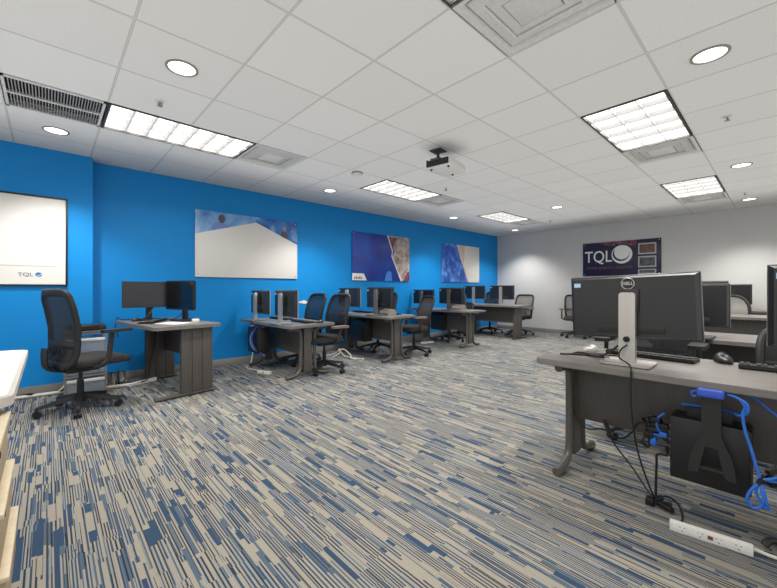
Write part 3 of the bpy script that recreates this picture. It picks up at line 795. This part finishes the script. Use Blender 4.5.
t = thing('small_box', 'tiny white box with dark cap on the left panel desk under the outer screen', 'box', (1.22, 4.44, .745))
MB().box(-.03, .03, -.04, .04, 0, .035, .004).build('carton', M_white, t); MB().box(.012, .032, -.02, .02, .035, .043, .002).build('cap', M_tan, t)
o = MB().box(-.10, .10, -.13, .13, 0, .004).build('paper_sheet', M_paper); o.location = (7.78, 4.42, Bz); tag(o, 'white paper on the farthest wall desk under the right monitor', 'paper')
def dock(label, loc, rz):
    t = thing('docking_station', label, 'dock', loc, rz, 'grey docks beside the wall desk monitors')
    MB().prism([(-.09, 0), (.09, 0), (.09, .05), (.05, .095), (-.06, .075), (-.09, .04)], 'y', -.11, .11).build('body', M_greyp, t)
    MB().box(-.05, .04, -.09, .09, .078, .090, .003).build('top_pad', M_tan, t)
dock('grey wedge shaped dock under the right monitor of the second desk', (3.97, 4.22, Dz), 0)
dock('grey wedge shaped dock under the right monitor of the third desk', (6.02, 4.33, Dz), 0)

# computers under the desks
make_pc('black computer hanging under the first double desk near the wall', (2.16, 4.92, .24), 0, .34, .34, .16)
make_pc('black computer hanging under the second wall desk', (3.85, 4.72, .26), 0, .36, .34, .16)
make_pc('black computer hanging under the third wall desk', (5.95, 4.75, .28), 0, .34, .32, .16)
pcx = 2.31
t = make_pc('large flat black computer hung under the right foreground desk', (pcx, .232, .205), 0, .275, .295, .14)
# bracket carrying it
t = thing('computer_bracket', 'black A shaped bracket holding the computer under the foreground desk', 'bracket', (2.19, .213, .20))
b = MB()
# upright, two spreading feet and the cross bar leave a trapezoid opening
b.prism([(-.033, .27), (-.034, .47), (.034, .47), (.033, .27)], 'x', -.012, .012)
b.prism([(-.033, .27), (.033, .27), (.046, .228), (.020, .21), (-.020, .21), (-.046, .228)], 'x', -.012, .012)
for s_ in (-1, 1):
    b.prism([(s_*.046, .228), (s_*.020, .21), (s_*.032, .15), (s_*.040, .11), (s_*.046, .085), (s_*.080, .08), (s_*.075, .14), (s_*.063, .19)], 'x', -.012, .012)
b.prism([(-.042, .105), (.042, .105), (.042, .118), (-.042, .118)], 'x', -.010, .010)
b.build('stand_frame', M_blk2, t)
MB().box(-.02, .09, -.03, .03, .455, .466, .002).build('top_hook', M_blk2, t)
o = MB().box(-.024, .024, -.046, .046, -.019, .019, .009, 3).tube([(0, .044, 0), (-.004, .064, -.004), (-.004, .062, -.024), (.0, .05, -.022)], .005, 8, 4).build('blue_strap', M_bclip)
o.location = (2.18, .214, .652); tag(o, 'bright blue strap wrapped around the top of the black bracket', 'strap')

# ------------------------------------------------------------------ right foreground cables
cable('power_cable', 'thin black cable hanging from the logo monitor over the desk edge to the floor', [(2.35, .575, .81), (2.325, .60, .78), (2.31, .60, .74), (2.26, .545, .720), (2.178, .515, .706), (2.165, .513, .68), (2.165, .51, .5), (2.19, .49, .3), (2.25, .455, .12), (2.31, .44, .03)], .0042, M_cable)
cable('black_cable', 'tangled black cables lying on the desk left of the logo monitor stand', [(2.36, .62, .80), (2.34, .66, .76), (2.40, .72, .72), (2.47, .80, .708), (2.44, .90, .706), (2.50, .82, .709), (2.46, .72, .709), (2.52, .66, .71), (2.58, .74, .707), (2.52, .84, .707), (2.44, .78, .715), (2.42, .68, .712)], .0065, M_cable)
cable('black_cable', 'short black plug lead crossing the desk at the left of the stand', [(2.40, .95, .706), (2.44, .90, .707), (2.46, .86, .72), (2.50, .80, .712), (2.54, .70, .71)], .0055, M_cable)
BL = 'blue network cables under the foreground desk'
cable('network_cable', 'blue network cable running from the strap down to the tied loop', [(2.19, .16, .655), (2.17, .125, .650), (2.165, .105, .62), (2.165, .112, .585), (2.165, .105, .52), (2.165, .085, .44), (2.165, .07, .37), (2.165, .057, .325)], .0058, M_bcable, group=BL)
cable('network_cable', 'blue network cable looping back from the strap behind the bracket', [(2.17, .125, .650), (2.16, .10, .635), (2.16, .098, .60), (2.18, .12, .575), (2.24, .16, .57), (2.27, .24, .565), (2.27, .33, .56)], .0058, M_bcable, group=BL)
cable('network_cable', 'blue network cable slanting under the desk to the right photo edge', [(2.24, .12, .665), (2.25, .08, .645), (2.25, .03, .60), (2.26, -.03, .55), (2.28, -.1, .52)], .005, M_bcable, group=BL)
cable('network_cable', 'blue network cable tied in a hanging loop below the computer corner', [(2.165, .057, .325), (2.155, .085, .285), (2.15, .098, .245), (2.155, .085, .212), (2.158, .062, .220), (2.157, .045, .26), (2.16, .057, .325), (2.165, .03, .345), (2.17, -.02, .375), (2.2, -.1, .40)], .0058, M_bcable, group=BL)
cable('network_cable', 'second blue strand of the tied loop at the right photo edge', [(2.165, .057, .325), (2.15, .055, .285), (2.15, .042, .245), (2.155, .036, .225), (2.16, .05, .23), (2.16, .072, .275), (2.165, .06, .325), (2.175, .02, .335), (2.2, -.05, .34)], .0058, M_bcable, group=BL)
o = MB().cyl((2.165, .064, .313), (2.165, .050, .338), .012).build('cable_tie', M_cable); tag(o, 'black tie binding the blue cable loop', 'cable tie')
cable('network_cable', 'blue cable plugged in at the left side of the hung computer', [(2.30, .40, .49), (2.29, .425, .46), (2.29, .43, .42), (2.30, .415, .385)], .006, M_bcable, group=BL)
# left-of-computer plug cluster
t = thing('plug_cluster', 'cluster of black and blue plugs at the left end of the hung computer', 'plugs', (2.31, .415, .36))
q = MB()
for (x, y, z, a, b_, c) in ((0, 0, .06, .02, .03, .012), (.0, .03, .03, .018, .026, .016), (-.01, .02, .09, .02, .02, .012), (0, .05, .0, .016, .022, .018), (.02, .03, .07, .015, .03, .01)):
    q.box(x-a, x+a, y-b_, y+b_, z-c, z+c, .004)
q.tube([(0, .06, .0), (-.02, .08, -.04), (.0, .05, -.06), (.02, .07, .05), (-.01, .08, .08), (0, .04, .1)], .006)
q.build('black_plugs', M_cable, t)
q = MB().box(-.018, .018, -.025, .03, .005, .03, .004).box(-.016, .016, .02, .045, -.045, -.005, .004).tube([(0, .03, .0), (0, .035, -.05), (0, .02, -.02)], .008); q.build('blue_plugs', M_bcable, t)
cable('power_cable', 'black cable with inline plug running from under the desk panel to the floor plugs', [(2.47, .72, .33), (2.44, .70, .30), (2.43, .66, .22), (2.40, .56, .12), (2.36, .49, .05), (2.32, .45, .03)], .0045, M_cable)
o = MB().cyl((2.455, .71, .315), (2.432, .672, .245), .013, .009).build('inline_plug', M_cable); tag(o, 'black inline plug hanging below the foreground desk panel', 'plug')
cable('power_cable', 'black cable from the plug cluster curling over to the inline plug', [(2.31, .46, .42), (2.33, .52, .40), (2.36, .55, .34), (2.39, .60, .28), (2.42, .66, .26), (2.45, .72, .28), (2.44, .80, .26), (2.43, .86, .30), (2.44, .88, .36)], .005, M_cable)
cable('power_cable', 'black cable dropping from the computer end straight to the floor plugs', [(2.31, .39, .275), (2.30, .43, .27), (2.31, .435, .22), (2.32, .44, .12), (2.32, .44, .04)], .006, M_cable)
cable('power_cable', 'black cable curving from the floor plugs to the white power strip', [(2.33, .43, .03), (2.35, .40, .05), (2.31, .35, .05), (2.24, .32, .03), (2.19, .32, .02)], .005, M_cable)
o = MB().box(2.28, 2.325, .442, .48, .0, .04, .008).box(2.31, 2.35, .41, .438, .002, .036, .008).cyl((2.30, .45, .03), (2.34, .42, .04), .013).cyl((2.305, .42, .02), (2.27, .365, .025), .013).cyl((2.31, .425, .02), (2.285, .375, .045), .012).build('power_plug', M_cable)
tag(o, 'pile of black power plugs on the carpet beside the white power strip', 'plugs')
# white power strip in front
def power_strip(label, loc, rz, l=.30, tall=True):
    t = thing('power_strip', label, 'power strip', loc, rz)
    MB().box(-.012 if tall else -.024, .012 if tall else .024, -l/2, l/2, 0, .046 if tall else .035, .004).build('case', M_white, t)
    q = -.012 if tall else -.024
    for k in range(4):
        y = -l/2+.045+k*(l-.09)/3
        if tall: MB().box(q-.001, q+.002, y-.010, y-.006, .028, .032).box(q-.001, q+.002, y+.006, y+.010, .028, .032).box(q-.001, q+.002, y-.003, y+.003, .012, .016).build('outlet', M_tan, t)
        else: MB().box(-.012, -.003, y-.010, y+.010, .0345, .0358).build('outlet', M_tan, t)
    MB().box(q-.0025, q+.001, -.012, .006, .016, .032, .001).build('switch', mat('brown_switch', (120, 76, 62), .4), t)
    return t
power_strip('white power strip lying on the carpet below the hung computer', (2.156, .217, 0), R(8), .275)
cable('power_cable', 'white cable leaving the power strip to the right photo edge', [(2.19, .08, .025), (2.195, .04, .018), (2.21, -.02, .012), (2.22, -.2, .008)], .007, M_wcable)
cable('power_cable', 'thick black cable lying at the right photo edge beyond the power strip', [(2.26, .05, .02), (2.28, .035, .04), (2.31, .0, .03), (2.34, -.1, .02)], .014, M_cable)

# ------------------------------------------------------------------ cables and clutter along the blue wall
cable('network_cable', 'pale blue cable drooping beside the computer under the first double desk', [(2.20, 4.75, .60), (2.10, 4.86, .56), (2.06, 4.95, .45), (2.07, 4.92, .32), (2.10, 4.78, .25), (2.14, 4.68, .22)], .008, mat('pale_blue_cable', (130, 160, 210), .5))
cable('network_cable', 'dark blue cable bundle hanging under the first double desk', [(2.16, 4.72, .62), (2.08, 4.80, .60), (2.05, 4.88, .42), (2.08, 4.82, .28), (2.12, 4.70, .24)], .012, mat('dark_blue_cable', (48, 70, 150), .5))
cable('power_cable', 'white cord running from the wall outlet down to the floor by the first double desk', [(2.315, WY-.02, .50), (2.30, 5.40, .36), (2.25, 5.33, .14), (2.16, 5.2, .02), (2.08, 5.15, .012), (2.05, 5.0, .012), (2.08, 4.85, .012), (2.10, 4.72, .02)], .008, M_wcable)
power_strip('small white power strip on the carpet under the first double desk', (2.10, 4.60, 0), R(20), .22, False)
cable('power_cable', 'white cords tangled on the floor left of the second wall desk', [(3.35, 5.1, .012), (3.45, 4.95, .05), (3.52, 4.8, .14), (3.60, 4.7, .05), (3.55, 4.6, .012), (3.68, 4.48, .012), (3.6, 4.4, .012)], .01, M_wcable)
cable('power_cable', 'second white cord on the floor left of the second wall desk', [(3.40, 4.9, .012), (3.5, 4.85, .08), (3.55, 4.95, .12), (3.6, 4.85, .012), (3.62, 4.6, .012)], .009, M_wcable)
cable('power_cable', 'white cord draped below the panel of the second wall desk', [(3.98, 4.9, .30), (4.0, 4.75, .33), (4.02, 4.6, .25), (3.98, 4.45, .32)], .007, M_wcable)
power_strip('white power strip on the carpet under the third wall desk', (5.72, 4.90, 0), R(75), .30, False)
cable('floor_raceway', 'cream cord running along the foot of the blue wall at far left', [(-.9, 5.20, .02), (-.3, 5.19, .02), (.1, 5.17, .02), (.25, 5.13, .02), (.55, 5.06, .02), (.72, 5.04, .02)], .017, M_wcable, 3)
cable('black_cable', 'black cord twisted around the cream cord at the foot of the left wall', [(-.32, 5.235, .012), (-.2, 5.22, .03), (-.14, 5.17, .045), (-.08, 5.215, .02), (.04, 5.22, .01), (.12, 5.13, .045), (.18, 5.19, .015), (.32, 5.16, .01)], .009, M_cable, 4)
cable('power_cable', 'pale cord rising from the floor behind the armchair to the plastic drawers', [(.08, 5.15, .03), (.16, 5.17, .12), (.26, 5.19, .22), (.33, 5.2, .30)], .009, M_wcable)
power_strip('white power strip on the carpet under the left panel desk', (.82, 5.10, 0), R(-62), .34, False)
cable('black_cable', 'black cords hanging inside the leg space of the left panel desk', [(.95, 5.05, .70), (.93, 5.0, .5), (.88, 5.0, .25), (.86, 5.02, .06), (.80, 5.06, .03)], .006, M_cable)
cable('black_cable', 'thin black cable looping off the left edge of the left panel desk', [(.90, 5.1, .76), (.74, 5.16, .758), (.63, 5.24, .755), (.60, 5.28, .78), (.58, 5.27, .70), (.6, 5.22, .55)], .005, M_cable)
cable('black_cable', 'thin black cable arching behind the two screens of the left panel desk', [(.92, 5.05, .90), (.86, 5.0, .80), (.80, 5.02, .757), (.95, 4.98, .752), (1.1, 4.90, .757), (1.16, 4.86, .80), (1.18, 4.80, .84)], .005, M_cable)
# plastic drawer tower behind the armchair
t = thing('storage_drawers', 'clear plastic drawer tower by the blue wall behind the armchair', 'storage drawers', (.29, 5.04, 0))
fr = MB()
for z in (.20, .42, .64): fr.box(-.17, .17, -.15, .15, z, z+.02, .004)
for sx in (-1, 1):
    for sy in (-1, 1): fr.box(sx*.165-.008, sx*.165+.008, sy*.145-.008, sy*.145+.008, .0, .64)
fr.box(-.17, .17, -.15, .15, .0, .02, .004)
fr.build('frame', mat('smoky_plastic', (150, 150, 150), .35, alpha=.8), t)
for k, z in enumerate((.03, .23, .45)):
    d = MB().box(-.155, .155, -.155, .14, z, z+.15, .008); dd = d.build('drawer', M_clear, t)
    MB().box(-.155, .155, -.168, -.155, z+.12, z+.15, .004).build('drawer_lip', M_white, dd)
MB().box(-.175, .175, -.155, .155, .66, .675, .004).build('lid', M_tan, t)
o = MB().box(-.15, .15, -.12, .12, 0, .06, .01).build('black_binder', M_blk2); o.location = (.31, 5.02, .675); tag(o, 'flat black case lying on top of the plastic drawer tower', 'case')
def tumbler(x, y, label):
    t = thing('tumbler', label, 'tumbler', (x, y, 0), 0, 'shiny tumblers by the left wall')
    MB().lathe([(.030, 0), (.034, .01), (.044, .17), (.042, .17), (.031, .012)], n=20).build('glass', M_chrome, t)
tumbler(.53, 5.10, 'shiny metal tumbler on the floor left of the left desk, nearer the chair')
tumbler(.62, 5.14, 'shiny metal tumbler on the floor nearest the left desk leg')

# ------------------------------------------------------------------ far left: white topped table and birch drawers
t = thing('side_table', 'white topped table with rounded corner at the far left photo edge', 'table', (-.52, 2.44, 0))
tp = MB()
pr = rrect(-.43, .43, -.68, .68, .07)
tp.prism(pr, 'z', .715, .748)
tp.build('tabletop', M_cream, t)
r2 = MB(); inner = rrect(-.385, .385, -.635, .635, .05); n = len(inner)
outer = rrect(-.415, .415, -.665, .665, .06)
r2.add([(x, y, .750) for x, y in outer]+[(x, y, .7545) for x, y in inner], [(i, (i+1) % n, n+(i+1) % n, n+i) for i in range(n)]+[tuple(range(n, 2*n))]+[tuple(range(n-1, -1, -1))])
r2.build('raised_rim', M_white, t)
MB().prism(rrect(-.40, .40, -.65, .65, .06), 'z', .702, .715).build('underside_tray', M_white, t)
MB().box(-.25, -.05, -.4, .4, .02, .702, .01).box(-.33, .03, -.5, .5, 0, .02, .005).build('pedestal', M_silp, t)
t = thing('drawer_unit', 'pale birch drawer stack with cream rims at the lower left photo edge', 'drawers', (-.30, 1.615, 0))
c = MB().box(-.21, .185, .215, .235, 0, .69).box(-.21, .185, -.235, -.225, 0, .60).box(-.21, -.19, -.225, .215, 0, .68).box(-.21, .185, -.225, .215, 0, .02)
c.build('carcass', mat('grey_carcass', (170, 160, 146), .5), t)
for k, z in enumerate((.03, .20, .37, .54)):
    xo = .203+.010*((k*2) % 3)
    d = MB().box(-.18, xo-.008, -.215, .212, z, z+.14, .002); dd = d.build('drawer', M_wood, t)
    rm = MB(); e = .018
    rm.box(xo-.024, xo, -.222, .214, z+.135, z+.150, .003).box(-.18, xo-.024, -.222, -.222+e, z+.135, z+.150, .003)
    rm.build('drawer_rim', M_rim, dd)
    MB().cyl((xo-.01, -.10, z+.1), (xo-.004, -.10, z+.1), .010).build('drawer_hole', M_blk, dd)

# ------------------------------------------------------------------ light
SC.view_settings.view_transform = 'Standard'
SC.view_settings.look = 'None'
SC.view_settings.exposure = .3; SC.view_settings.gamma = 1
w = bpy.data.worlds.new('world'); SC.world = w; w.use_nodes = True
bg = w.node_tree.nodes['Background']; bg.inputs[0].default_value = (1., .99, .97, 1); bg.inputs[1].default_value = 1.0
def area(name, loc, sx, sy, power, rot=(0, 0, 0), col=(1, .98, .95), spread=180):
    l = bpy.data.lights.new(name, 'AREA'); l.shape = 'RECTANGLE'; l.size = sx; l.size_y = sy; l.energy = power; l.color = col; l.spread = R(spread)
    o = bpy.data.objects.new(name, l); o.location = loc; o.rotation_euler = rot; COL.objects.link(o); return o
for j in (-2, 3):
    for i0 in (-1, 4, 9):
        area('troffer_lamp', (gx(i0+1), gy(j)-A/2, CZ+.052), 1.17, .56, 38)
for x, y, l in CANS:
    sp = bpy.data.lights.new('downlight_lamp', 'SPOT'); sp.energy = 105; sp.spot_size = R(112); sp.spot_blend = .7; sp.shadow_soft_size = .06; sp.color = (1, .97, .93)
    o = bpy.data.objects.new('downlight_lamp', sp); o.location = (x, y, CZ-.03); COL.objects.link(o)

area('added_ceiling_fill', (3.4, 1.4, 1.85), 10., 6.4, 56, (PI, 0, 0), spread=100)  # fill lamp added to brighten the ceiling; no fixture belongs to it

# ------------------------------------------------------------------ camera
cam = bpy.data.cameras.new('camera'); co = bpy.data.objects.new('camera', cam); COL.objects.link(co)
FPX, HY, YAW, CXP = 365.33, 288.765, .830476, 382.18
cam.sensor_fit = 'HORIZONTAL'; cam.sensor_width = 36; cam.lens = FPX/777*36
cam.shift_x = (388.5-CXP)/777; cam.shift_y = -(294-HY)/777
co.location = (0, 0, 1.118); co.rotation_euler = (R(90), 0, YAW-R(90))
cam.clip_start = .02
SC.camera = co
